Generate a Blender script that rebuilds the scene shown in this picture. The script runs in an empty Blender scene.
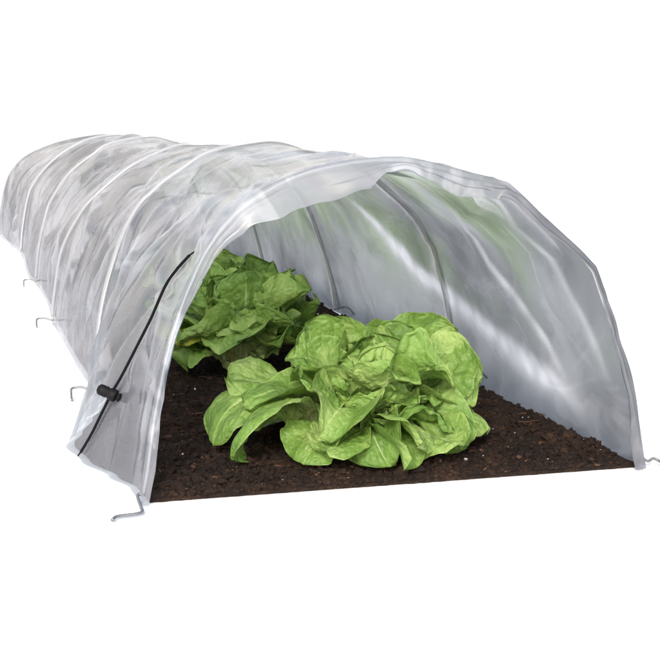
import bpy, bmesh, math, random
from mathutils import Vector, Matrix, noise
from math import sin, cos, pi, radians as R
random.seed(7)
S = bpy.context.scene
COL = S.collection

# ---------------------------------------------------------------- helpers
def link(o, parent=None):
    COL.objects.link(o)
    if parent: o.parent = parent
    return o
def mesh_obj(name, verts, faces, mat, parent=None, uvs=None, smooth=True, attr=None):
    me = bpy.data.meshes.new(name)
    me.from_pydata([tuple(v) for v in verts], [], faces)
    if smooth: me.polygons.foreach_set('use_smooth', [True]*len(me.polygons))
    if uvs:
        uv = me.uv_layers.new(name='UVMap')
        for l in me.loops: uv.data[l.index].uv = uvs[l.vertex_index]
    if mat: me.materials.append(mat)
    me.update()
    return link(bpy.data.objects.new(name, me), parent)
def tag(o, label=None, cat=None, group=None, kind=None):
    if label: o['label'] = label
    if cat: o['category'] = cat
    if group: o['group'] = group
    if kind: o['kind'] = kind
    return o
def empty(name, loc, rz=0):
    o = bpy.data.objects.new(name, None); COL.objects.link(o)
    o.location = loc; o.rotation_euler = (0, 0, rz); o.empty_display_size = .05
    return o
def catmull(pts, n):
    pts = [Vector(p) for p in pts]; out = []
    P = [pts[0]*2-pts[1]] + pts + [pts[-1]*2-pts[-2]]
    for i in range(1, len(P)-2):
        for k in range(n):
            t = k/n; a, b, c, d = P[i-1], P[i], P[i+1], P[i+2]
            out.append(.5*((2*b)+(-a+c)*t+(2*a-5*b+4*c-d)*t*t+(-a+3*b-3*c+d)*t**3))
    out.append(P[-2].copy()); return out
def resample(pts, n):
    L = [0]
    for a, b in zip(pts, pts[1:]): L.append(L[-1]+(b-a).length)
    out = []; j = 0
    for i in range(n):
        d = L[-1]*i/(n-1)
        while j < len(L)-2 and L[j+1] < d: j += 1
        f = (d-L[j])/max(1e-9, L[j+1]-L[j]); out.append(pts[j].lerp(pts[j+1], min(1, f)))
    return out
def tube_geo(path, rad, seg=10, V=None, F=None, flat=1.0):
    V = [] if V is None else V; F = [] if F is None else F
    b0 = len(V); n = len(path); up = Vector((.3, .2, .93))
    prev = None
    for i, p in enumerate(path):
        t = (path[min(n-1, i+1)]-path[max(0, i-1)]).normalized()
        if prev is None: a = t.cross(up).normalized()
        else: a = (prev-t*prev.dot(t)).normalized()
        prev = a; b = t.cross(a)
        r = rad(i/(n-1)) if callable(rad) else rad
        for k in range(seg):
            q = 2*pi*k/seg; V.append(p+a*cos(q)*r+b*sin(q)*r*flat)
    for i in range(n-1):
        for k in range(seg):
            k2 = (k+1) % seg
            F.append((b0+i*seg+k, b0+i*seg+k2, b0+(i+1)*seg+k2, b0+(i+1)*seg+k))
    F.append(tuple(b0+k for k in reversed(range(seg)))); F.append(tuple(b0+(n-1)*seg+k for k in range(seg)))
    return V, F
def interp(tab, x):
    if x <= tab[0][0]: return tab[0][1]
    for (a, va), (b, vb) in zip(tab, tab[1:]):
        if x <= b:
            f = (x-a)/(b-a); f = f*f*(3-2*f); return va+(vb-va)*f
    return tab[-1][1]
def nz(x, y, z=0.): return noise.noise(Vector((x, y, z)))
def ridge(x, y, z=0.): return 1-2.2*abs(nz(x, y, z))

# ---------------------------------------------------------------- materials
def new_mat(name):
    m = bpy.data.materials.new(name); m.use_nodes = True
    nt = m.node_tree; nt.nodes.clear()
    return m, nt
class G:
    def __init__(s, nt): s.nt = nt
    def n(s, t, **kw):
        d = s.nt.nodes.new(t)
        for k, v in kw.items(): setattr(d, k, v)
        return d
    def l(s, a, b): s.nt.links.new(a, b)
    def val(s, sock, v):
        if hasattr(v, 'is_output'): s.l(v, sock)
        else: sock.default_value = v
    def noise(s, scale, detail=4, rough=.55, vec=None, dist=0):
        d = s.n('ShaderNodeTexNoise'); d.inputs['Scale'].default_value = scale
        d.inputs['Detail'].default_value = detail; d.inputs['Roughness'].default_value = rough
        d.inputs['Distortion'].default_value = dist
        if vec: s.l(vec, d.inputs['Vector'])
        return d.outputs['Fac']
    def ramp(s, fac, stops):
        d = s.n('ShaderNodeValToRGB'); e = d.color_ramp.elements
        while len(e) > 1: e.remove(e[-1])
        e[0].position = stops[0][0]; e[0].color = stops[0][1]
        for p, c in stops[1:]:
            q = e.new(p); q.color = c
        s.l(fac, d.inputs['Fac']); return d.outputs['Color']
    def mixc(s, f, a, b, bt='MIX'):
        d = s.n('ShaderNodeMix', data_type='RGBA', blend_type=bt)
        s.val(d.inputs[0], f); s.val(d.inputs[6], a); s.val(d.inputs[7], b); return d.outputs[2]
    def math(s, op, a, b=0., c=None, clamp=False):
        d = s.n('ShaderNodeMath', operation=op); d.use_clamp = clamp
        s.val(d.inputs[0], a); s.val(d.inputs[1], b)
        if c is not None: s.val(d.inputs[2], c)
        return d.outputs[0]
    def maprange(s, v, a, b, c, d_):
        d = s.n('ShaderNodeMapRange'); s.l(v, d.inputs[0])
        for i, x in enumerate((a, b, c, d_)): d.inputs[i+1].default_value = x
        return d.outputs[0]
    def bump(s, h, strength, dist, prev=None):
        d = s.n('ShaderNodeBump'); d.inputs['Strength'].default_value = strength
        d.inputs['Distance'].default_value = dist; s.l(h, d.inputs['Height'])
        if prev: s.l(prev, d.inputs['Normal'])
        return d.outputs['Normal']
    def mixs(s, f, a, b):
        d = s.n('ShaderNodeMixShader'); s.val(d.inputs[0], f); s.l(a, d.inputs[1]); s.l(b, d.inputs[2]); return d.outputs[0]
    def out(s, sh): s.l(sh, s.n('ShaderNodeOutputMaterial').inputs['Surface'])
def c4(r, g, b): return (r, g, b, 1)

def simple(name, col, rough=.5, metal=0., spec=.5, bump=None, var=.0, scale=60):
    m, nt = new_mat(name); g = G(nt)
    p = g.n('ShaderNodeBsdfPrincipled'); tc = g.n('ShaderNodeTexCoord').outputs['Object']
    nf = g.noise(scale, 4, .6, tc)
    colr = g.mixc(nf, c4(*[x*(1-var) for x in col]), c4(*[min(1, x*(1+var)) for x in col]))
    g.l(colr, p.inputs['Base Color']); p.inputs['Roughness'].default_value = rough
    p.inputs['Metallic'].default_value = metal; p.inputs['Specular IOR Level'].default_value = spec
    if bump: g.l(g.bump(nf, .5, bump), p.inputs['Normal'])
    g.out(p.outputs[0]); return m

def film_mat(name, opac_lo, opac_hi, milk, tint, garden_tint=c4(.44, .53, .38), clear=c4(.74, .79, .80), gloss=.15, near=.79):
    """thin polythene: clear/milky mix; clouded by painted highlights; v of UV runs round the arch, u along it"""
    m, nt = new_mat(name); g = G(nt)
    tc = g.n('ShaderNodeTexCoord'); uv = tc.outputs['UV']; ob = tc.outputs['Object']
    sep = g.n('ShaderNodeSeparateXYZ'); g.l(uv, sep.inputs[0]); T = sep.outputs[1]
    sz = g.n('ShaderNodeSeparateXYZ'); g.l(ob, sz.inputs[0]); Z = sz.outputs[2]
    side = g.maprange(T, .46, .66, 0, 1)          # near slope painted lighter and clearer, far side darker, as the daylight falls
    mp = g.n('ShaderNodeMapping'); mp.inputs['Scale'].default_value = (2.8, 4, 1); g.l(uv, mp.inputs[0])
    n1 = g.noise(1.0, 2.2, .5, mp.outputs[0], .5)
    n2 = g.noise(9, 2, .5, ob, .4)
    # grey violet film tone; green of plants seen through it painted in higher up
    green = g.maprange(g.noise(5.0, 2, .5, ob, .3), .40, .60, 0, 1)
    zg = g.maprange(Z, .10, .22, 0, 1); Y = sz.outputs[1]
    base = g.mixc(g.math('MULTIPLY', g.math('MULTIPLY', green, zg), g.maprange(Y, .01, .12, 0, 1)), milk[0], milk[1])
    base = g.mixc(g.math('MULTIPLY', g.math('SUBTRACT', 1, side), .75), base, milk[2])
    base = g.mixc(g.math('MULTIPLY', g.maprange(Z, .14, .36, 0, .45), g.math('SUBTRACT', 1, side)), base, milk[2])  # paler toward the crown, skylight painted into the near slope
    base = g.mixc(g.maprange(Y, .012, -.004, 0, .32), base, milk[2])     # the gathered edge is doubled film
    n3 = g.noise(1.7, 3.5, .55, mp.outputs[0], 1.2)      # highlights on the crumpled film painted in as milky patches with fairly sharp rims
    base = g.mixc(g.math('MULTIPLY', g.maprange(n3, .50, .57, 0, .55), g.math('SUBTRACT', 1, g.math('MULTIPLY', side, .75))), base, milk[3])
    # crease height field
    mp2 = g.n('ShaderNodeMapping'); mp2.inputs['Scale'].default_value = (3.2, 4, 1); mp2.inputs['Rotation'].default_value = (0, 0, .35); g.l(uv, mp2.inputs[0])
    cr = g.noise(1.0, 2, .45, mp2.outputs[0], .5)
    crr = g.math('ABSOLUTE', g.math('SUBTRACT', cr, .5))
    crr = g.maprange(crr, 0, .022, 1, 0)
    base = g.mixc(g.math('MULTIPLY', crr, .22), base, milk[2])
    fine = g.noise(22, 2, .5, ob, .5)
    at = g.n('ShaderNodeAttribute'); at.attribute_name = 'highlight'; st = at.outputs['Fac']
    base = g.mixc(g.math('MULTIPLY', st, .9), base, milk[3])  # painted highlight bands whiten the film
    nrm = g.bump(crr, .25, .003, g.bump(fine, .18, .006))
    p = g.n('ShaderNodeBsdfPrincipled'); g.l(base, p.inputs['Base Color'])
    p.inputs['Roughness'].default_value = gloss; p.inputs['IOR'].default_value = 1.5
    p.inputs['Specular IOR Level'].default_value = .55
    g.l(nrm, p.inputs['Normal'])
    tr = g.n('ShaderNodeBsdfTranslucent'); g.l(base, tr.inputs[0]); g.l(nrm, tr.inputs['Normal'])
    body = g.mixs(.26, p.outputs[0], tr.outputs[0])
    tp = g.n('ShaderNodeBsdfTransparent'); gt = g.mixc(g.math('MULTIPLY', green, zg), tint, garden_tint)
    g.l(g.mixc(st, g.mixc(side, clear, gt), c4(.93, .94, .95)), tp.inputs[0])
    op = g.maprange(g.math('ADD', g.math('MULTIPLY', n1, .6), g.math('MULTIPLY', n2, .4)), .36, .62, opac_lo, opac_hi)
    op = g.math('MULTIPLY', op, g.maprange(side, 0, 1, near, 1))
    g.out(g.mixs(op, tp.outputs[0], body)); return m

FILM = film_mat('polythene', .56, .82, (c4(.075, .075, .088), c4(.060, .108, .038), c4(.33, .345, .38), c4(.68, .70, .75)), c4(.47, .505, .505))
FOLD = film_mat('folded_polythene', .6, .9, (c4(.66, .67, .70), c4(.62, .66, .62), c4(.85, .86, .88), c4(.85, .86, .88)), c4(.85, .87, .88))
SLEEVE = film_mat('sleeve_polythene', .5, .7, (c4(.42, .43, .46), c4(.42, .45, .42), c4(.45, .46, .49), c4(.5, .51, .54)), c4(.95, .96, .96), clear=c4(.95, .96, .96))
WIRE = simple('lightened_wire', (.62, .63, .64), .5, 0., .5, .0006, .15, 300)  # same wire as the feet, colour lightened against the shade inside
END = film_mat('darkened_polythene', .9, .97, (c4(.05, .05, .06), c4(.05, .06, .045), c4(.07, .07, .08), c4(.12, .12, .13)), c4(.12, .12, .12))  # end film coloured dark to subdue the bright line behind the soil
METAL = simple('galvanised_wire', (.17, .175, .18), .42, .45, .5, .0006, .25, 300)
BLACK = simple('black_plastic', (.006, .006, .007), .6, 0, .12, .0004, .3, 400)
CORD = simple('black_elastic', (.004, .004, .005), .9, 0, .1, .0008, .4, 900)

def leaf_mat(name, dark, mid, pale, rib):
    m, nt = new_mat(name); g = G(nt)
    tc = g.n('ShaderNodeTexCoord'); uv = tc.outputs['UV']; ob = tc.outputs['Object']
    sep = g.n('ShaderNodeSeparateXYZ'); g.l(uv, sep.inputs[0])
    au = g.math('ABSOLUTE', sep.outputs[0]); v = sep.outputs[1]
    inf = g.n('ShaderNodeObjectInfo').outputs['Random']
    nA = g.noise(16, 4, .55, ob); nB = g.noise(75, 4, .6, ob)
    base = g.ramp(g.math('ADD', g.math('MULTIPLY', nA, .75), g.math('MULTIPLY', g.math('ADD', inf, nB), .14)),
                  [(.3, dark), (.5, mid), (.72, pale)])
    # paler toward the base of every leaf, as in the plant itself
    bl = g.maprange(v, .02, .58, 1, 0)
    bl = g.math('MULTIPLY', g.math('POWER', bl, 1.5), .8)
    base = g.mixc(bl, base, rib)
    # midrib
    wv = g.maprange(v, 0, 1, .13, .012)
    mr = g.math('SUBTRACT', 1, g.math('DIVIDE', au, wv), clamp=True)
    # side veins: curves rising from the midrib to the margin
    ph = g.math('SUBTRACT', g.math('MULTIPLY', v, 30), g.math('MULTIPLY', g.math('POWER', au, .8), 13))
    ph = g.math('ADD', ph, g.math('MULTIPLY', g.noise(9, 3, .5, ob), 7))
    sv = g.math('POWER', g.math('ABSOLUTE', g.math('SINE', ph)), 12)
    vn = g.n('ShaderNodeTexVoronoi', feature='DISTANCE_TO_EDGE'); vn.inputs['Scale'].default_value = 95
    g.l(ob, vn.inputs['Vector']); ve = g.maprange(vn.outputs['Distance'], 0, .35, 1, 0)
    vein = g.math('MAXIMUM', mr, g.math('MULTIPLY', sv, .15), clamp=True)
    vein2 = g.math('MAXIMUM', vein, g.math('MULTIPLY', ve, .05))
    base = g.mixc(g.math('MULTIPLY', vein2, .50), base, rib)
    # thin pale margin
    mg = g.maprange(au, .955, 1.0, 0, .45)
    base = g.mixc(mg, base, pale)
    nrm = g.bump(vein, .3, .0012, g.bump(g.math('SUBTRACT', nB, g.math('MULTIPLY', ve, .6)), .65, .0024))
    p = g.n('ShaderNodeBsdfPrincipled'); g.l(base, p.inputs['Base Color'])
    g.l(g.maprange(nB, .3, .7, .42, .60), p.inputs['Roughness']); p.inputs['Specular IOR Level'].default_value = .30
    g.l(nrm, p.inputs['Normal'])
    t = g.n('ShaderNodeBsdfTranslucent'); g.l(g.mixc(.5, base, c4(.30, .42, .03)), t.inputs[0]); g.l(nrm, t.inputs['Normal'])
    g.out(g.mixs(.27, p.outputs[0], t.outputs[0])); return m
LEAF = leaf_mat('lettuce_leaf', c4(.050, .120, .018), c4(.118, .218, .038), c4(.285, .395, .125), c4(.48, .57, .28))
PALE_LEAF = leaf_mat('heart_and_lightened_leaf', c4(.072, .155, .028), c4(.155, .275, .056), c4(.33, .46, .14), c4(.54, .62, .32))
OLD = leaf_mat('yellowing_leaf', c4(.12, .16, .012), c4(.20, .24, .02), c4(.30, .33, .06), c4(.5, .5, .2))

def soil_mat():
    m, nt = new_mat('dark_compost'); g = G(nt)
    ob = g.n('ShaderNodeTexCoord').outputs['Object']
    a = g.noise(28, 6, .7, ob); b = g.noise(230, 6, .7, ob); c = g.noise(700, 3, .6, ob)
    col = g.ramp(g.math('ADD', g.math('MULTIPLY', a, .45), g.math('MULTIPLY', b, .55)),
                 [(.34, c4(.004, .0024, .0017)), (.48, c4(.013, .0066, .0040)), (.58, c4(.038, .0188, .0098)), (.70, c4(.12, .058, .029))])
    p = g.n('ShaderNodeBsdfPrincipled'); g.l(col, p.inputs['Base Color'])
    p.inputs['Roughness'].default_value = .85; p.inputs['Specular IOR Level'].default_value = .25
    g.l(g.bump(c, .8, .002, g.bump(b, 1, .006)), p.inputs['Normal'])
    g.out(p.outputs[0]); return m
SOIL = soil_mat()
CRUMB = simple('compost_crumb', (.011, .0058, .0040), .9, 0, .15, .001, .85, 110)
BARK = simple('bark_chip', (.065, .030, .015), .8, 0, .3, .001, .6, 90)
PERL = simple('perlite', (.42, .39, .36), .7, 0, .4, .0006, .3, 300)
WHITE = simple('white_paper', (.93, .93, .93), .9, 0, .0)
BACK = simple('white_canvas', (.58, .58, .585), .9, 0, .0)

# ---------------------------------------------------------------- setting: a seamless white sheet
hd = Vector((.261, .965, 0)).normalized(); rt = Vector((hd.y, -hd.x, 0))
org = Vector((-.48, -1.43, 0))
def sheet(name, prof, mat):
    V = []; F = []; NX = 24
    for (a, z) in prof:
        for i in range(NX+1): V.append(org+hd*a+rt*(-16+32*i/NX)+Vector((0, 0, z)))
    for j in range(len(prof)-1):
        for i in range(NX):
            q = j*(NX+1)+i; F.append((q, q+1, q+NX+2, q+NX+1))
    return tag(mesh_obj(name, V, F, mat), kind='structure')
sheet('ground', [(-7+i*.5, 0) for i in range(37)], WHITE)
sheet('backdrop', [(11+3*sin(pi/2*k/16), 3-3*cos(pi/2*k/16)) for k in range(17)]+[(14, 3+k*.8) for k in range(1, 9)], BACK)

# ---------------------------------------------------------------- soil bed
def soil_h(x, y):
    e = min(1, max(0, (y)/.035))
    h = .5+.5*nz(x*9, y*9, 3)+.35*nz(x*28, y*28, 1)+.22*abs(nz(x*75, y*75, 5))*2
    return .006+e*.016*max(-.2, h)+(.006*nz(x*160, y*160, 8)+.004*nz(x*330, y*330, 2))*(.25+.75*e)
ys = []; y = 0
while y < 3.62:
    ys.append(y); y += .0032 if y < .9 else (.008 if y < 1.8 else .03)
XN = 180; V = []; F = []
def bed_x(f, y): 
    l = interp([(0, -.290), (.06, -.294), (.12, -.310), (.2, -.334), (.286, -.345), (.34, -.330), (.42, -.309), (.5, -.284), (.57, -.272), (.62, -.277), (.93, -.284), (1.35, -.286), (1.7, -.279), (2.05, -.278), (2.3, -.290), (2.9, -.278), (3.55, -.312)], y)
    r_ = interp([(0, .292), (.05, .285), (.5, .281), (1.2, .288), (3.6, .288)], y)
    return l+(r_-l)*f
for j, y in enumerate(ys):
    for i in range(XN+1):
        x = bed_x(i/XN, y); edge = min(1, min(i, XN-i)/6)
        V.append((x, y-.003*(j == 0)*abs(nz(x*60, 1)), .0045+(soil_h(x, y)-.004)*edge if j else max(.002, .0045+.0015*nz(x*120, 4))))
for j in range(len(ys)-1):
    for i in range(XN):
        q = j*(XN+1)+i; F.append((q, q+1, q+XN+2, q+XN+1))
b0 = len(V)                       # side skirt down to just under the sheet
ring = [i for i in range(XN+1)]+[j*(XN+1)+XN for j in range(1, len(ys))]+[(len(ys)-1)*(XN+1)+i for i in range(XN-1, -1, -1)]+[j*(XN+1) for j in range(len(ys)-2, 0, -1)]
for q in ring: V.append((V[q][0], V[q][1], .001))
for k in range(len(ring)):
    k2 = (k+1) % len(ring); F.append((ring[k2], ring[k], b0+k, b0+k2))
tag(mesh_obj('soil', V, F, SOIL), kind='structure')

def rock(V, F, c, s, sq=.7, elong=1.):
    t = (1+5**.5)/2; vs = [(-1, t, 0), (1, t, 0), (-1, -t, 0), (1, -t, 0), (0, -1, t), (0, 1, t), (0, -1, -t), (0, 1, -t), (t, 0, -1), (t, 0, 1), (-t, 0, -1), (-t, 0, 1)]
    fs = [(0, 11, 5), (0, 5, 1), (0, 1, 7), (0, 7, 10), (0, 10, 11), (1, 5, 9), (5, 11, 4), (11, 10, 2), (10, 7, 6), (7, 1, 8), (3, 9, 4), (3, 4, 2), (3, 2, 6), (3, 6, 8), (3, 8, 9), (4, 9, 5), (2, 4, 11), (6, 2, 10), (8, 6, 7), (9, 8, 1)]
    b = len(V); M = Matrix.Rotation(random.uniform(0, 6.28), 3, 'Z') @ Matrix.Rotation(random.uniform(-.6, .6), 3, 'X')
    for v in vs:
        p = Vector(v)*(s/1.9)*random.uniform(.45, 1.35); p.z *= sq; p.x *= elong; V.append(c+M@p)
    F += [tuple(b+i for i in f) for f in fs]
def scatter(name, n, smin, smax, mat, sq, elong, ymax, powr=1.6, cat=None):
    V = []; F = []
    for _ in range(n):
        y = .0012+(ymax-.0012)*random.random()**powr; x = bed_x(random.uniform(.03, .965), y)
        s = smin+(smax-smin)*random.random()**3
        rock(V, F, Vector((x, y, max(.004, soil_h(x, y)+.0005+s*.15))), s, sq, random.uniform(1, elong))
    return tag(mesh_obj(name, V, F, mat, smooth=False), kind='stuff')
scatter('soil_crumbs', 26000, .0006, .0046, SOIL, .8, 1.6, 1.6, 1.9)
scatter('soil_clods', 420, .005, .012, SOIL, .6, 1.4, 1.5)
scatter('bark_chips', 900, .0012, .0045, BARK, .45, 2.2, 1.6)
scatter('perlite_grains', 260, .0008, .0027, PERL, .8, 1.3, 1.8)
V = []; F = []
for _ in range(70):
    y = .02+.9*random.random(); x = bed_x(random.uniform(.03, .97), y); a = random.uniform(0, 3.14); L = random.uniform(.008, .03)
    z = soil_h(x, y)+.003
    tube_geo([Vector((x+cos(a)*L*k/3+random.uniform(-1, 1)*.0015, y+sin(a)*L*k/3+random.uniform(-1, 1)*.0015, z+random.uniform(-.001, .002))) for k in range(4)], .00055, 5, V, F)
tag(mesh_obj('root_fibres', V, F, BARK), kind='stuff')

# ---------------------------------------------------------------- tunnel
RIGHT = [(.055, .357), (.117, .338), (.175, .295), (.223, .245), (.258, .162), (.282, .07), (.292, 0)]
HOOPS = [
 (0.0, [(-.3, 0), (-.288, .081), (-.275, .145), (-.256, .209), (-.228, .270), (-.193, .314), (-.136, .348), (-.077, .364), (-.015, .369), (.027, .363), (.070, .352), (.108, .341), (.122, .334), (.170, .293), (.216, .252), (.227, .240), (.242, .203), (.260, .158), (.287, .07), (.3, 0)]),
 (0.6, [(-.291, 0), (-.281, .106), (-.263, .181), (-.233, .256), (-.192, .306), (-.149, .337), (-.110, .360), (-.045, .374), (0, .375)]+RIGHT),
 (1.35, [(-.297, 0), (-.289, .07), (-.273, .152), (-.237, .22), (-.208, .254), (-.148, .305), (-.099, .333), (-.04, .356), (.007, .358)]+RIGHT),
 (2.05, [(-.287, 0), (-.275, .10), (-.254, .187), (-.236, .224), (-.206, .268), (-.178, .295), (-.14, .322), (-.095, .350), (.003, .367)]+RIGHT),
 (2.8, [(-.295, 0), (-.282, .10), (-.262, .187), (-.238, .230), (-.206, .268), (-.17, .300), (-.13, .327), (-.075, .352), (.003, .364)]+RIGHT),
 (3.55, [(-.325, 0), (-.318, .10), (-.295, .20), (-.262, .253), (-.222, .287), (-.157, .317), (-.10, .335), (-.037, .348), (.02, .356)]+RIGHT),
]
NT = 241
HP = [(y, resample(catmull([(a, 0, b) for a, b in p], 12), NT)) for y, p in HOOPS]
WL = [(0, .001), (.06, .006), (.12, .026), (.20, .052), (.286, .066), (.34, .050), (.42, .030), (.50, .004), (.57, -.012), (.62, .0), (.93, .004), (1.35, .002), (1.7, .0), (2.05, .004), (2.3, .016), (2.9, -.006), (3.6, .004)]
WR = [(0, .0), (.05, -.012), (.3, -.014), (.6, -.010), (1.2, .010), (3.6, .0)]
def film_raw(s, tf):
    """smooth sheet point at distance s along the bed and fraction tf round the arch, with outward normal"""
    k = 0
    while k < len(HP)-2 and s > HP[k+1][0]: k += 1
    ya, A = HP[k]; yb, B = HP[k+1]; f = min(1.02, max(0, (s-ya)/(yb-ya)))
    u = tf*(NT-1); i = min(NT-2, int(u)); g = u-i
    pa = A[i].lerp(A[i+1], g); pb = B[i].lerp(B[i+1], g); p = pa.lerp(pb, f)
    ta = (A[i+1]-A[i]).lerp(B[i+1]-B[i], f); n = Vector((-ta.z, 0, ta.x)).normalized()
    return p, n, f, k
def poly_dist(path, s, t):
    """signed distance in metres (approx) from a path in (s, t) and parameter along it"""
    best = (9, 0, 1)
    for i, (a, b) in enumerate(zip(path, path[1:])):
        ax, ay, bx, by = a[0], a[1]*1.06, b[0], b[1]*1.06; dx, dy = bx-ax, by-ay
        q = max(0, min(1, ((s-ax)*dx+(t*1.06-ay)*dy)/(dx*dx+dy*dy)))
        ex, ey = s-ax-dx*q, t*1.06-ay-dy*q; d = math.hypot(ex, ey)
        if d < abs(best[0]): best = (d, (i+q)/(len(path)-1), 1 if dx*ey-dy*ex > 0 else -1)
    return best
CREASES = [ # path in (s, t), width, height (+ out, - in)
 ([(.07, .66), (.30, .72), (.60, .80), (.87, .80)], .020, .004),
 ([(.02, .60), (.387, .748), (.313, .823), (.247, .89), (.12, .98)], .022, -.005),
 ([(.07, .64), (.18, .70), (.20, .80), (.12, .93)], .020, .005),
 ([(.08, .315), (.15, .20), (.22, .12), (.30, .0)], .018, -.008),
 ([(.17, .34), (.30, .22), (.40, .10), (.44, .0)], .02, .010),
 ([(.58, .38), (.40, .30), (.33, .20), (.36, .06)], .022, -.009),
 ([(.03, .35), (.24, .39), (.57, .43)], .014, .008),
 ([(.03, .40), (.20, .36), (.45, .33), (.58, .30)], .016, -.007),
 ([(.60, .30), (.50, .16), (.55, .03)], .016, .010),
 ([(.64, .32), (.80, .20), (.78, .05)], .03, -.010),
 ([(.64, .40), (.95, .33), (1.30, .36)], .03, -.012),
 ([(1.33, .30), (1.12, .22), (1.2, .05)], .035, .010),
 ([(1.38, .42), (1.6, .30), (1.75, .12)], .04, -.012),
 ([(2.02, .40), (1.8, .33), (1.9, .15)], .04, .010),
]
rc = random.Random(42); FINE = []
for k_ in range(95):
    s0 = .02+3.4*rc.random()**1.7; t0 = rc.uniform(.04, .62); lean = rc.uniform(-1.2, 1.2); ln = rc.uniform(.05, .17)
    pth = [(s0, t0), (s0+ln*.5*lean*.6+rc.uniform(-.02, .02), t0+ln*.5), (s0+ln*lean*.6, t0+ln)]
    bay = [y for y, _ in HOOPS]
    if any(min(q[0] for q in pth)-.012 < y < max(q[0] for q in pth)+.012 for y in bay): continue
    FINE.append((pth, rc.uniform(.010, .018), rc.choice((-1, 1, 1))*rc.uniform(.003, .007)))
for k_ in range(18):       # puckers running back from the gathered front edge
    t0 = rc.uniform(.12, .62); ln = rc.uniform(.06, .20)
    FINE.append(([(.012, t0), (.012+ln*.5, t0+rc.uniform(-.02, .03)), (.012+ln, t0+rc.uniform(-.05, .07))], rc.uniform(.009, .014), rc.choice((-1, 1))*rc.uniform(.002, .0045)))
ALLC = [(p_, w_, h_, min(q[0] for q in p_)-3*w_, max(q[0] for q in p_)+3*w_, min(q[1] for q in p_)-3*w_, max(q[1] for q in p_)+3*w_) for p_, w_, h_ in CREASES+FINE]
def film_pt(s, tf, off=0.):
    p, n, f, k = film_raw(s, tf)
    side = interp(WL if tf < .5 else WR, s)
    zz = max(0, 1-p.z/(.30 if tf < .5 else .16))
    p = p.copy(); p.x += (-side if tf < .5 else side)*zz**1.35
    env = sin(pi*min(1, max(0, f)))**.7 if s > 0 else 0
    edge = min(1, tf/.05, (1-tf)/.05)
    d = -(.012+.002*k)*env*(.4+.6*sin(pi*tf))
    far = .6 if k == 0 else (.85 if k == 1 else (1.3 if k == 2 else 1.5))
    w1 = 1.6*nz(s*3.6+k*7.3+tf*3, tf*4.2, 2.1)+.3*ridge(s*3+tf*3+k, tf*3, 4.4); w2 = ridge(s*6-tf*5, tf*4.5+k, 5.7); w3 = 0
    loc = .35+.65*max(0, min(1, .5+1.6*nz(s*2.1, tf*3, 4)))
    d += env*loc*far*(.012*w1+.0034*w2+.0016*w3)*(.35+.65*edge)
    for path, w, h, s0_, s1_, t0_, t1_ in ALLC:
        if s > s1_ or s < s0_ or tf < t0_ or tf > t1_: continue
        dd, q, sg = poly_dist(path, s, tf)
        if dd < w*3:
            x_ = min(1, dd/(w*(1.7 if sg > 0 else .9))); bell = (1-x_)**1.4 if tf < .5 else (1-x_)**2*(1+2*x_)
            d += h*bell*max(0, sin(pi*min(1, max(0, q))))**.6
    P = Vector((p.x, s, p.z))+n*(d+off)
    if tf < .03 or tf > .97: P.z = max(P.z, .002)
    return P, n
HEM = [(0, .006), (.1, .003), (.2, .003), (.26, .008), (.31, .019), (.36, .034), (.42, .037), (.46, .032), (.485, .016), (.505, .010), (.53, .018), (.57, .028), (.60, .022), (.64, .009), (.78, .007), (.9, .012), (1, .018)]
rows = []; s = 0.
while s < 3.58:
    rows.append(s); s += .005 if s < .62 else (.008 if s < 1.4 else .013)
V = []; UV = []; NH = 22
def hem_pt(h, tf):
    """the gathered front edge curls in past the first hoop; h 0..1 from hoop to free edge"""
    p, n = film_pt(0, tf); w = interp(HEM, tf); e = min(1, tf/.06, (1-tf)/.06)
    a = h*1.5
    wob = .005*nz(tf*10, h*2, 3)*h+.0016*ridge(tf*26, h, 1)*h+(.0046*ridge(tf*3.5+h*1.2, h*4.5, 6)+.0024*ridge(tf*9, h*8, 2))*min(1, h*3)*(1-.4*h)*e
    q = p - n*(w*(1-cos(a))/(1-cos(1.5))+wob) + Vector((0, -.016*sin(min(a, 1.4))*(1+.6*nz(tf*14, 2))+.003*nz(tf*18, h*3, 7)*h, 0))
    if tf < .03 or tf > .97: q.z = max(q.z, .002)
    return q
for j in range(NH, 0, -1):
    for i in range(NT):
        tf = i/(NT-1); V.append(hem_pt(j/NH, tf)); UV.append((-.04*j/NH, tf))
for s in rows:
    for i in range(NT):
        tf = i/(NT-1); V.append(film_pt(s, tf)[0]); UV.append((s, tf))
nr = NH+len(rows)
F = [(j*NT+i, j*NT+i+1, (j+1)*NT+i+1, (j+1)*NT+i) for j in range(nr-1) for i in range(NT-1)]
# highlights along folds and hoops, painted in as paler, clearer streaks of film
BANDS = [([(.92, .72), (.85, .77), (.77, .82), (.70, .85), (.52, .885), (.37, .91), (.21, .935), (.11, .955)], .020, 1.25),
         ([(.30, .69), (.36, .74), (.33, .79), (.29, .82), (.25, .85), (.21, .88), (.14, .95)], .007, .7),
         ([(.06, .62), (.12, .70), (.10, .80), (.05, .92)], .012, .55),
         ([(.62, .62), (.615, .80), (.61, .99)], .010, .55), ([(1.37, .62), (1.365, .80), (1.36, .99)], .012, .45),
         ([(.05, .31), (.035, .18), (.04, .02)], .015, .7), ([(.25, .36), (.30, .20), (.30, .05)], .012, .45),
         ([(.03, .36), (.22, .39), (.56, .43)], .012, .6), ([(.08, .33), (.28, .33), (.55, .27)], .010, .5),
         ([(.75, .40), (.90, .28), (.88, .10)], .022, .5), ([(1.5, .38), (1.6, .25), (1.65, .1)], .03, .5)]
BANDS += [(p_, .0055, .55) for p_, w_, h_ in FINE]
ST = []
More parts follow.
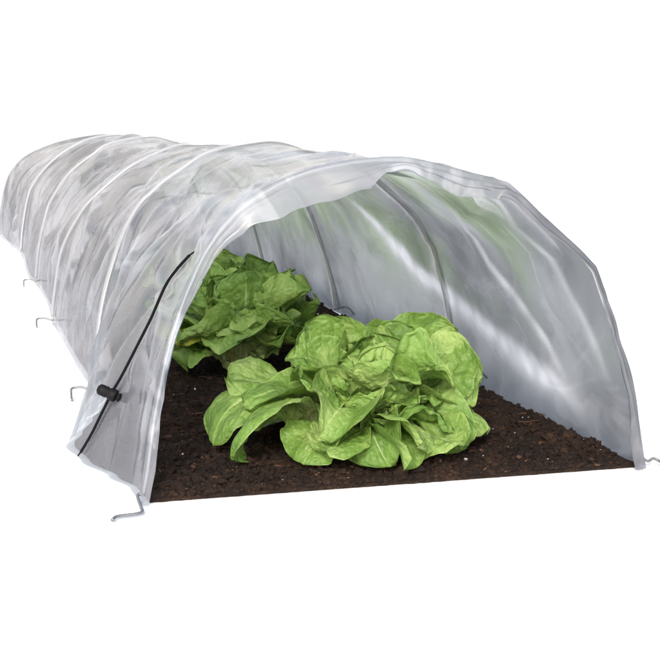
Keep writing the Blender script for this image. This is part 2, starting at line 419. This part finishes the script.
for (u_, v_) in UV:
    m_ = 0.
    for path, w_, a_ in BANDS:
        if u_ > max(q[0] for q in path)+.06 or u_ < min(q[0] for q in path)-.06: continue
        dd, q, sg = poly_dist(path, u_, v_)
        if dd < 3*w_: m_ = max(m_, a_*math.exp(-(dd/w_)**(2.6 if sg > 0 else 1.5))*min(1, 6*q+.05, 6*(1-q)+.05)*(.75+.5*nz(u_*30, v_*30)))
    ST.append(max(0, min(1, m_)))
tunnel = empty('grow_tunnel', (0, 0, 0))
tag(tunnel, 'long clear polythene grow tunnel on wire hoops covering the lettuces', 'tunnel')
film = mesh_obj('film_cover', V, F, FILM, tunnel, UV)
film.data.attributes.new('highlight', 'FLOAT', 'POINT').data.foreach_set('value', ST)

V = []; UV = []; NR = 16
for j in range(NR+1):
    f = j/NR
    for i in range(NT):
        tf = i/(NT-1); p = film_pt(rows[-1], tf)[0]; c = Vector((0, rows[-1]+.07, .002))
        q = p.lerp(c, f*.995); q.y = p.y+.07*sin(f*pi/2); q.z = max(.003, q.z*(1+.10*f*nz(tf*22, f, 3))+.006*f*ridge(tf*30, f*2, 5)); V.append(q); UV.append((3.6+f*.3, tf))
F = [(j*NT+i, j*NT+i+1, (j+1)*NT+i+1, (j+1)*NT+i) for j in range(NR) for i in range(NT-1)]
mesh_obj('added_end_sheet', V, F, END, tunnel, [(a, .8) for a, b in UV])  # added sheet closing the unseen far end, dims the light through it

V = []; F = []           # specks of compost thrown up onto the film at the near right foot
for _ in range(60):
    p = film_pt(.001+.016*random.random()**1.3, .998-.034*random.random()**1.6, random.choice((-.0006, .0006)))[0]
    rock(V, F, p, random.uniform(.0005, .0016), .6, 1.3)
tag(mesh_obj('compost_specks', V, F, SOIL, smooth=False), kind='stuff')

# wire hoops, each one bent wire with hooked feet, and its welded film sleeve
FEET_L = [[(-.303, -.003, .010), (-.303, -.030, .005), (-.306, -.048, .004), (-.330, -.054, .004), (-.337, -.066, .004)]]
for k, (y, P) in enumerate(HP):
    path = [Vector((p.x, y, p.z))-film_raw(y, i/(NT-1))[1]*(.0036 if k == 0 else .0018) for i, p in enumerate(P) if i % 4 == 0]
    if k == 0:
        left = [Vector(q) for q in FEET_L[0]]
        right = [Vector(q) for q in [(.304, 0, .007), (.312, .003, .009), (.319, .000, .006), (.322, -.028, .003)]]
    else:
        x = path[0].x; q = 1-.1*k
        left = [Vector((x-.004, y, .010)), Vector((x-.018, y+.004, .014)), Vector((x-.032, y+.004, .013)), Vector((x-.035, y-.014, .010)), Vector((x-.036, y-.036, .003))]
        x = path[-1].x
        right = [Vector((x+.004, y, .010)), Vector((x+.018, y+.004, .014)), Vector((x+.032, y+.002, .012)), Vector((x+.036, y-.03, .003))]
    path = [path[0]+Vector((0, 0, .012))] + path[2:-2] + [path[-1]+Vector((0, 0, .012))]
    V, F = tube_geo(path, .0016, 8)
    h = mesh_obj('hoop', V, F, WIRE, tunnel)
    for foot in ([[path[0]]+left] if k < 4 else [])+[[path[-1]]+right]:
        V, F = tube_geo(catmull(foot, 6), .0018, 8); mesh_obj('hooked_foot', V, F, METAL, h)
    if k == 0: continue
    sp = [film_pt(y, i/120, .0006)[0] for i in range(2, 119)]
    V, F = tube_geo(sp, lambda u, k=k: .0042*(1+.12*nz(u*40, k)), 10)
    mesh_obj('hoop_sleeve', V, F, SLEEVE, film)

# pleats: narrow bands of doubled film lying on the sheet
def pleat(path, wid, side=1, lift=.004, n=90):
    mat = FOLD if side < 0 else FILM
    pts = catmull([(a, b, 0) for a, b in path], 12); pts = resample(pts, n); V = []; F = []; UV = []; M = 9
    for i, p in enumerate(pts):
        t = (pts[min(n-1, i+1)]-pts[max(0, i-1)]); t = Vector((t.x, t.y*1.06, 0)).normalized()
        w = wid*sin(pi*(.04+.92*i/(n-1)))**.6*(1+.25*nz(i*.09, wid*99, 3))
        for j in range(M):
            c = (j/(M-1)-.5); ss = p.x-t.y*c*w; tt = p.y+t.x*c*w/1.06
            hgt = lift*(cos(c*pi)**.6 if abs(c) < .5 else 0)+.0008*nz(i*.12, j*.4, 7)
            ss = max(ss, .0); V.append(film_pt(ss, min(.995, max(.004, tt)), side*(.0012+hgt))[0]); UV.append((ss, tt))
    F = [(i*M+j, i*M+j+1, (i+1)*M+j+1, (i+1)*M+j) for i in range(n-1) for j in range(M-1)]
    return mesh_obj('pleat', V, F, mat, film, UV)
# elastic draw cord and its spring lock
cp = [film_pt(s_, t_, o_)[0] for s_, t_, o_ in [(.090, .262, -.001), (.086, .25, .004), (.076, .22, .005), (.090, .18, .005), (.103, .15, .006), (.128, .11, .008), (.143, .09, .010), (.160, .065, .008), (.175, .04, .006), (.195, .018, .004), (.215, .005, .003)]]
V, F = tube_geo(catmull(cp, 10), lambda u: .0026 if .06 < u < .95 else .0015, 10, flat=.6)
mesh_obj('draw_cord', V, F, CORD, tunnel)
def lathe(prof, seg=24):
    V = []; F = []
    for (a, r_) in prof:
        for k in range(seg): V.append(Vector((a, r_*cos(2*pi*k/seg), r_*sin(2*pi*k/seg))))
    for j in range(len(prof)-1):
        for k in range(seg):
            k2 = (k+1) % seg; F.append((j*seg+k, j*seg+k2, (j+1)*seg+k2, (j+1)*seg+k))
    F.append(tuple(reversed(range(seg)))); F.append(tuple((len(prof)-1)*seg+k for k in range(seg)))
    return V, F
LOCK = film_pt(.142, .088, .013)[0]
V, F = lathe([(-.016, .0052), (-.0155, .0068), (-.013, .0075), (-.004, .0076), (-.003, .0068), (-.001, .0068), (0, .0082), (.004, .0086), (.0085, .0086), (.0095, .0078), (.0098, .004)])
lock = mesh_obj('cord_lock', V, F, BLACK, tunnel)
lock.location = LOCK; lock.scale = (.88, .88, .88); lock.rotation_euler = (R(10), R(22), R(-25))
V, F = lathe([(.0096, .0045), (.0125, .0045), (.0128, .0058), (.0145, .0062), (.0152, .0050)])
mesh_obj('plunger', V, F, BLACK, lock)
V, F = lathe([(-.0175, .002), (-.0172, .0045), (-.0160, .0050)]); mesh_obj('end_cap', V, F, BLACK, lock)

# ---------------------------------------------------------------- lettuces
def leaf(parent, az, L, W, a0, a1, base=(0, 0, 0), ruf=.16, cup=.2, roll=0., seed=0, mat=None, bend=1.0, twist=0., tipw=.35, name='leaf', curl=0.):
    """blade grown along a midrib that turns from pitch a0 to a1 (degrees above horizontal)"""
    NV, NU = 46, 40; V = []; UV = []
    d0 = Vector((cos(az), sin(az), 0)); side = Vector((-sin(az), cos(az), 0)); up = Vector((0, 0, 1))
    p = Vector(base); rs = random.Random(seed*13+5); ph = rs.uniform(0, 50); lobes = rs.uniform(3.0, 4.4); vm = rs.uniform(.56, .68)
    for j in range(NV+1):
        v = j/NV; a = R(a0+(a1-a0)*v**bend); yaw = twist*v*v
        dh = d0*cos(yaw)+side*sin(yaw); sd = side*cos(yaw)-d0*sin(yaw)
        t = dh*cos(a)+up*sin(a); nrm = -dh*sin(a)+up*cos(a)
        if j: p = p+t*(L/NV)
        rl = R(roll)*v; lat = sd*cos(rl)+nrm*sin(rl); nn = nrm*cos(rl)-sd*sin(rl)
        if v < vm: q_ = v/vm; w = .20+.80*(q_*q_*(3-2*q_))**.75
        else: w = max(0., 1-((v-vm)/(1-vm))**2.3)**.5
        w *= W*.54*(1+.030*nz(v*16+ph, 5.)+.015*nz(v*40+ph, 8.))
        for i in range(NU+1):
            u = -1+2*i/NU; au = abs(u); sgn = 1 if u > 0 else -1
            rv = max(0, (v-.42)/.58); rr = min(1.05, (au**2.4+rv**3.2)**(1/2.6))     # 0 centre .. 1 margin
            th = math.atan2(u*W*.5*(.25+.75*min(1, w/(W*.5))), (v-.30)*L)              # angle round the blade
            env = max(0, (rr-.30)/.70)**1.6*min(1, .15+v*1.8)
            wv = .68*sin(th*lobes+ph+1.1*nz(th*1.2+ph, 4.))+.26*sin(th*lobes*2.3+ph*2.1+2*nz(th+ph, 7.))+.10*sin(th*lobes*5.1+ph*3)
            z = cup*au**2*W*.5*(.35+.65*min(1, w/(W*.5)))*(1.05-.35*v) + ruf*W*.62*wv*env
            z -= curl*W*.62*max(0, (rr-.72)/.33)**2
            z += .012*W*env*sin(th*lobes*8.5+ph*5+3*nz(th*3, ph))
            z += .040*W*nz(u*2.4+ph, v*3.6, 2) - .030*W*abs(nz(u*4.6+ph, v*8, 6))*2 + .008*W*nz(u*13+ph, v*22, 8)
            z += .035*W*max(0, 1-au/.10)*(1-v)*-1
            x = u*w*(1-.20*abs(cup)*au**2)
            q = p+lat*x+nn*z+t*(.10*W*nz(th*2+ph, rr*1.5, 9)*env)
            lo = .009+.004*nz(q.x*30, q.y*30, ph); k_ = .006
            if q.z < lo+.05: q.z = lo+k_*math.log(1+math.exp((q.z-lo)/k_))
            V.append(q); UV.append((u, v))
    M = NU+1
    F = [(j*M+i, j*M+i+1, (j+1)*M+i+1, (j+1)*M+i) for j in range(NV) for i in range(NU)]
    return mesh_obj(name, V, F, mat or LEAF, parent, UV)
def stem(parent, r_=.014, h=.03):
    V, F = tube_geo([Vector((0, 0, -.01)), Vector((0, 0, h*.4)), Vector((.002, 0, h))], lambda u: r_*(1-.2*u), 12)
    return mesh_obj('stem', V, F, PALE_LEAF, parent)
def heart(parent, c, n, size, rs, tilt=0., taz=-pi/2, spread=1.):
    """nested folded leaves round the growing point, opening toward azimuth taz"""
    for i in range(n):
        f = i/(n-1); az = i*2.39996+rs.uniform(-.3, .3)
        lean = tilt*cos(az-taz)
        a0 = 72-40*f*spread-lean; a1 = 118-75*f*spread-lean*1.4+rs.uniform(-12, 12)
        L = size*(.55+.5*f); W = size*(.62+.55*f)
        leaf(parent, az, L, W, a0, a1, (c[0]+cos(az)*.010*(.3+f), c[1]+sin(az)*.010*(.3+f), c[2]), ruf=.26, cup=.75-.3*f, roll=rs.uniform(-22, 22), seed=rs.randint(0, 9999), mat=PALE_LEAF if f < .75 else LEAF, bend=1.2, curl=-.1+.4*rs.random(), tipw=.25)

# front lettuce -----------------------------------------------------
A = empty('lettuce', (-.018, .138, .010)); A.scale = (.90, .90, .90)
tag(A, 'large green butterhead lettuce nearest the open mouth of the tunnel', 'lettuce', 'lettuces growing in a row')
stem(A)
rs = random.Random(3)
heart(A, (.034, -.012, .045), 20, .110, rs, tilt=34)
D = R
B2 = dict(bend=2.0)
front_leaves = [
 # az, L, W, a0, a1, base, ruf, cup, roll, kw
 (D(158), .150, .105, 66, 62, (-.005, .005, .035), .26, .60, -50, {}),
 (D(182), .130, .100, 62, 34, (.0, -.015, .045), .32, .50, -30, {}),
 (D(126), .150, .100, 68, 62, (.01, .01, .03), .28, .50, -30, {}),
 (D(172), .175, .105, 48, -10, (-.015, .01, .040), .34, -.10, -35, {}),
 (D(196), .170, .075, 44, -12, (-.015, -.01, .050), .34, .30, -14, {}),
 (D(184), .225, .098, 44, -82, (-.02, .01, .035), .44, -.15, -25, dict(bend=1.7, twist=.35)),
 (D(208), .240, .090, 42, -88, (-.02, -.01, .035), .42, -.30, 20, dict(bend=1.7, twist=-.3)),
 (D(226), .160, .080, 40, -50, (-.01, -.015, .03), .34, .15, 22, {}),
 (D(212), .125, .090, 54, 5, (-.01, -.02, .050), .40, .45, -24, {}),
 (D(236), .145, .092, 44, -18, (0, -.025, .045), .50, .45, -30, {}),
 (D(252), .155, .085, 36, -44, (.01, -.025, .030), .56, .20, 34, dict(twist=.6)),
 (D(266), .120, .105, 58, 20, (.02, -.025, .050), .48, .65, 24, {}),
 (D(282), .160, .090, 40, -36, (.02, -.02, .032), .54, .20, -36, dict(twist=-.5)),
 (D(298), .135, .110, 56, 22, (.03, -.02, .050), .44, .70, -20, {}),
 (D(312), .165, .085, 42, -42, (.02, -.015, .035), .44, -.10, 30, {}),
 (D(330), .165, .095, 38, -34, (.03, 0, .030), .36, -.10, 35, {}),
 (D(2), .175, .175, 54, 36, (.03, .005, .030), .24, .45, 55, {}),
 (D(344), .160, .120, 46, 6, (.03, 0, .035), .38, .45, 35, {}),
 (D(36), .150, .13, 58, 48, (.03, .015, .03), .28, .45, 35, {}),
 (D(82), .135, .12, 62, 58, (.02, .02, .03), .30, .45, 0, {}),
 (D(108), .130, .11, 66, 66, (.01, .02, .030), .32, .50, 0, {}),
 (D(272), .165, .080, 30, -28, (.01, -.02, .022), .54, .50, -14, {}),
 (D(240), .155, .078, 28, -24, (.0, -.02, .022), .50, .50, 24, {}),
 (D(300), .160, .080, 28, -26, (.02, -.02, .022), .50, .45, 24, {}),
 (D(60), .15, .12, 25, -10, (.01, .02, .02), .16, .1, 0, {}),
 (D(130), .15, .12, 25, -15, (0, .02, .02), .16, .1, 0, {}),
]
for i, (az, L, W, a0, a1, b, ru, cu, ro, kw) in enumerate(front_leaves):
    leaf(A, az, L, W, a0, a1, b, ru*1.15, cu, ro, seed=100+i, curl=.08, **kw)

# middle lettuce ------------------------------------------------------
B = empty('lettuce', (-.058, .62, .010))
tag(B, 'pale centred lettuce between the front and the rearmost heads', 'lettuce', 'lettuces growing in a row')
stem(B); rs = random.Random(11)
heart(B, (.0, -.015, .055), 14, .120, rs, tilt=32)
def loose(root, n, size, seed0, rs, mat=None):
    for i in range(n):
        az = i*2.39996+rs.uniform(-.2, .2); q = i/(n-1)      # q 0 inner .. 1 outer
        a0 = 74-34*q+rs.uniform(-8, 8); a1 = 66-105*q+rs.uniform(-22, 22)
        leaf(root, az, size*rs.uniform(.85, 1.15), size*rs.uniform(.55, .82), a0, a1, (cos(az)*.014, sin(az)*.014, .045-.02*q), rs.uniform(.28, .46), .65-.6*q+rs.uniform(-.15, .15),
             rs.uniform(-25, 25), seed=seed0+i, mat=mat or (PALE_LEAF if q < .85 else LEAF), curl=rs.uniform(-.1, .3), bend=1+q)  # most leaves take the paler heart green, brightening these shaded heads
loose(B, 20, .138, 300, rs)
leaf(B, R(195), .15, .11, 40, 15, (-.01, 0, .03), .16, .3, 0, seed=351, mat=OLD, curl=.3)

# rear lettuce --------------------------------------------------------
C_ = empty('lettuce', (-.050, .96, .010))
tag(C_, 'deep green lettuce rearmost of the row, seen above the middle one', 'lettuce', 'lettuces growing in a row')
stem(C_); rs = random.Random(23)
heart(C_, (0, -.012, .060), 14, .125, rs, tilt=24)
loose(C_, 17, .135, 500, rs)

# ---------------------------------------------------------------- light
SUN_EL, SUN_AZ = 32, 204     # azimuth measured clockwise from +Y
sd = Vector((sin(R(SUN_AZ))*cos(R(SUN_EL)), cos(R(SUN_AZ))*cos(R(SUN_EL)), sin(R(SUN_EL))))
sl = bpy.data.lights.new('sun', 'SUN'); sl.energy = 1.5; sl.angle = R(12); sl.color = (1, .98, .95)
so = bpy.data.objects.new('sun', sl); COL.objects.link(so); so.rotation_euler = sd.to_track_quat('Z', 'Y').to_euler()
w = bpy.data.worlds.new('World'); S.world = w; w.use_nodes = True
nt = w.node_tree; bg = nt.nodes['Background']
sky = nt.nodes.new('ShaderNodeTexSky'); sky.sky_type = 'NISHITA'; sky.sun_disc = False
sky.sun_elevation = R(SUN_EL); sky.sun_rotation = R(SUN_AZ); sky.dust_density = 3.5; sky.ozone_density = 1.0
nt.links.new(sky.outputs[0], bg.inputs[0]); bg.inputs[1].default_value = .15

# ---------------------------------------------------------------- camera
cam = bpy.data.cameras.new('camera'); co = bpy.data.objects.new('camera', cam); COL.objects.link(co)
m4 = Matrix(((0.96451, 0.03995, -0.26101, 0), (-0.26405, 0.14593, -0.95341, 0), (0, 0.98849, 0.15130, 0), (0, 0, 0, 1)))
co.matrix_world = Matrix.Translation((-0.48055004, -1.43288312, 0.40804458)) @ m4
cam.sensor_width = 36; cam.lens = 36*1372/660; cam.clip_start = .01; cam.clip_end = 200
S.camera = co
S.view_settings.view_transform = 'Standard'; S.view_settings.look = 'None'; S.view_settings.gamma = 1
S.view_settings.exposure = 1.1
S.render.resolution_x = 1024; S.render.resolution_y = 1024
S.cycles.transparent_max_bounces = 16
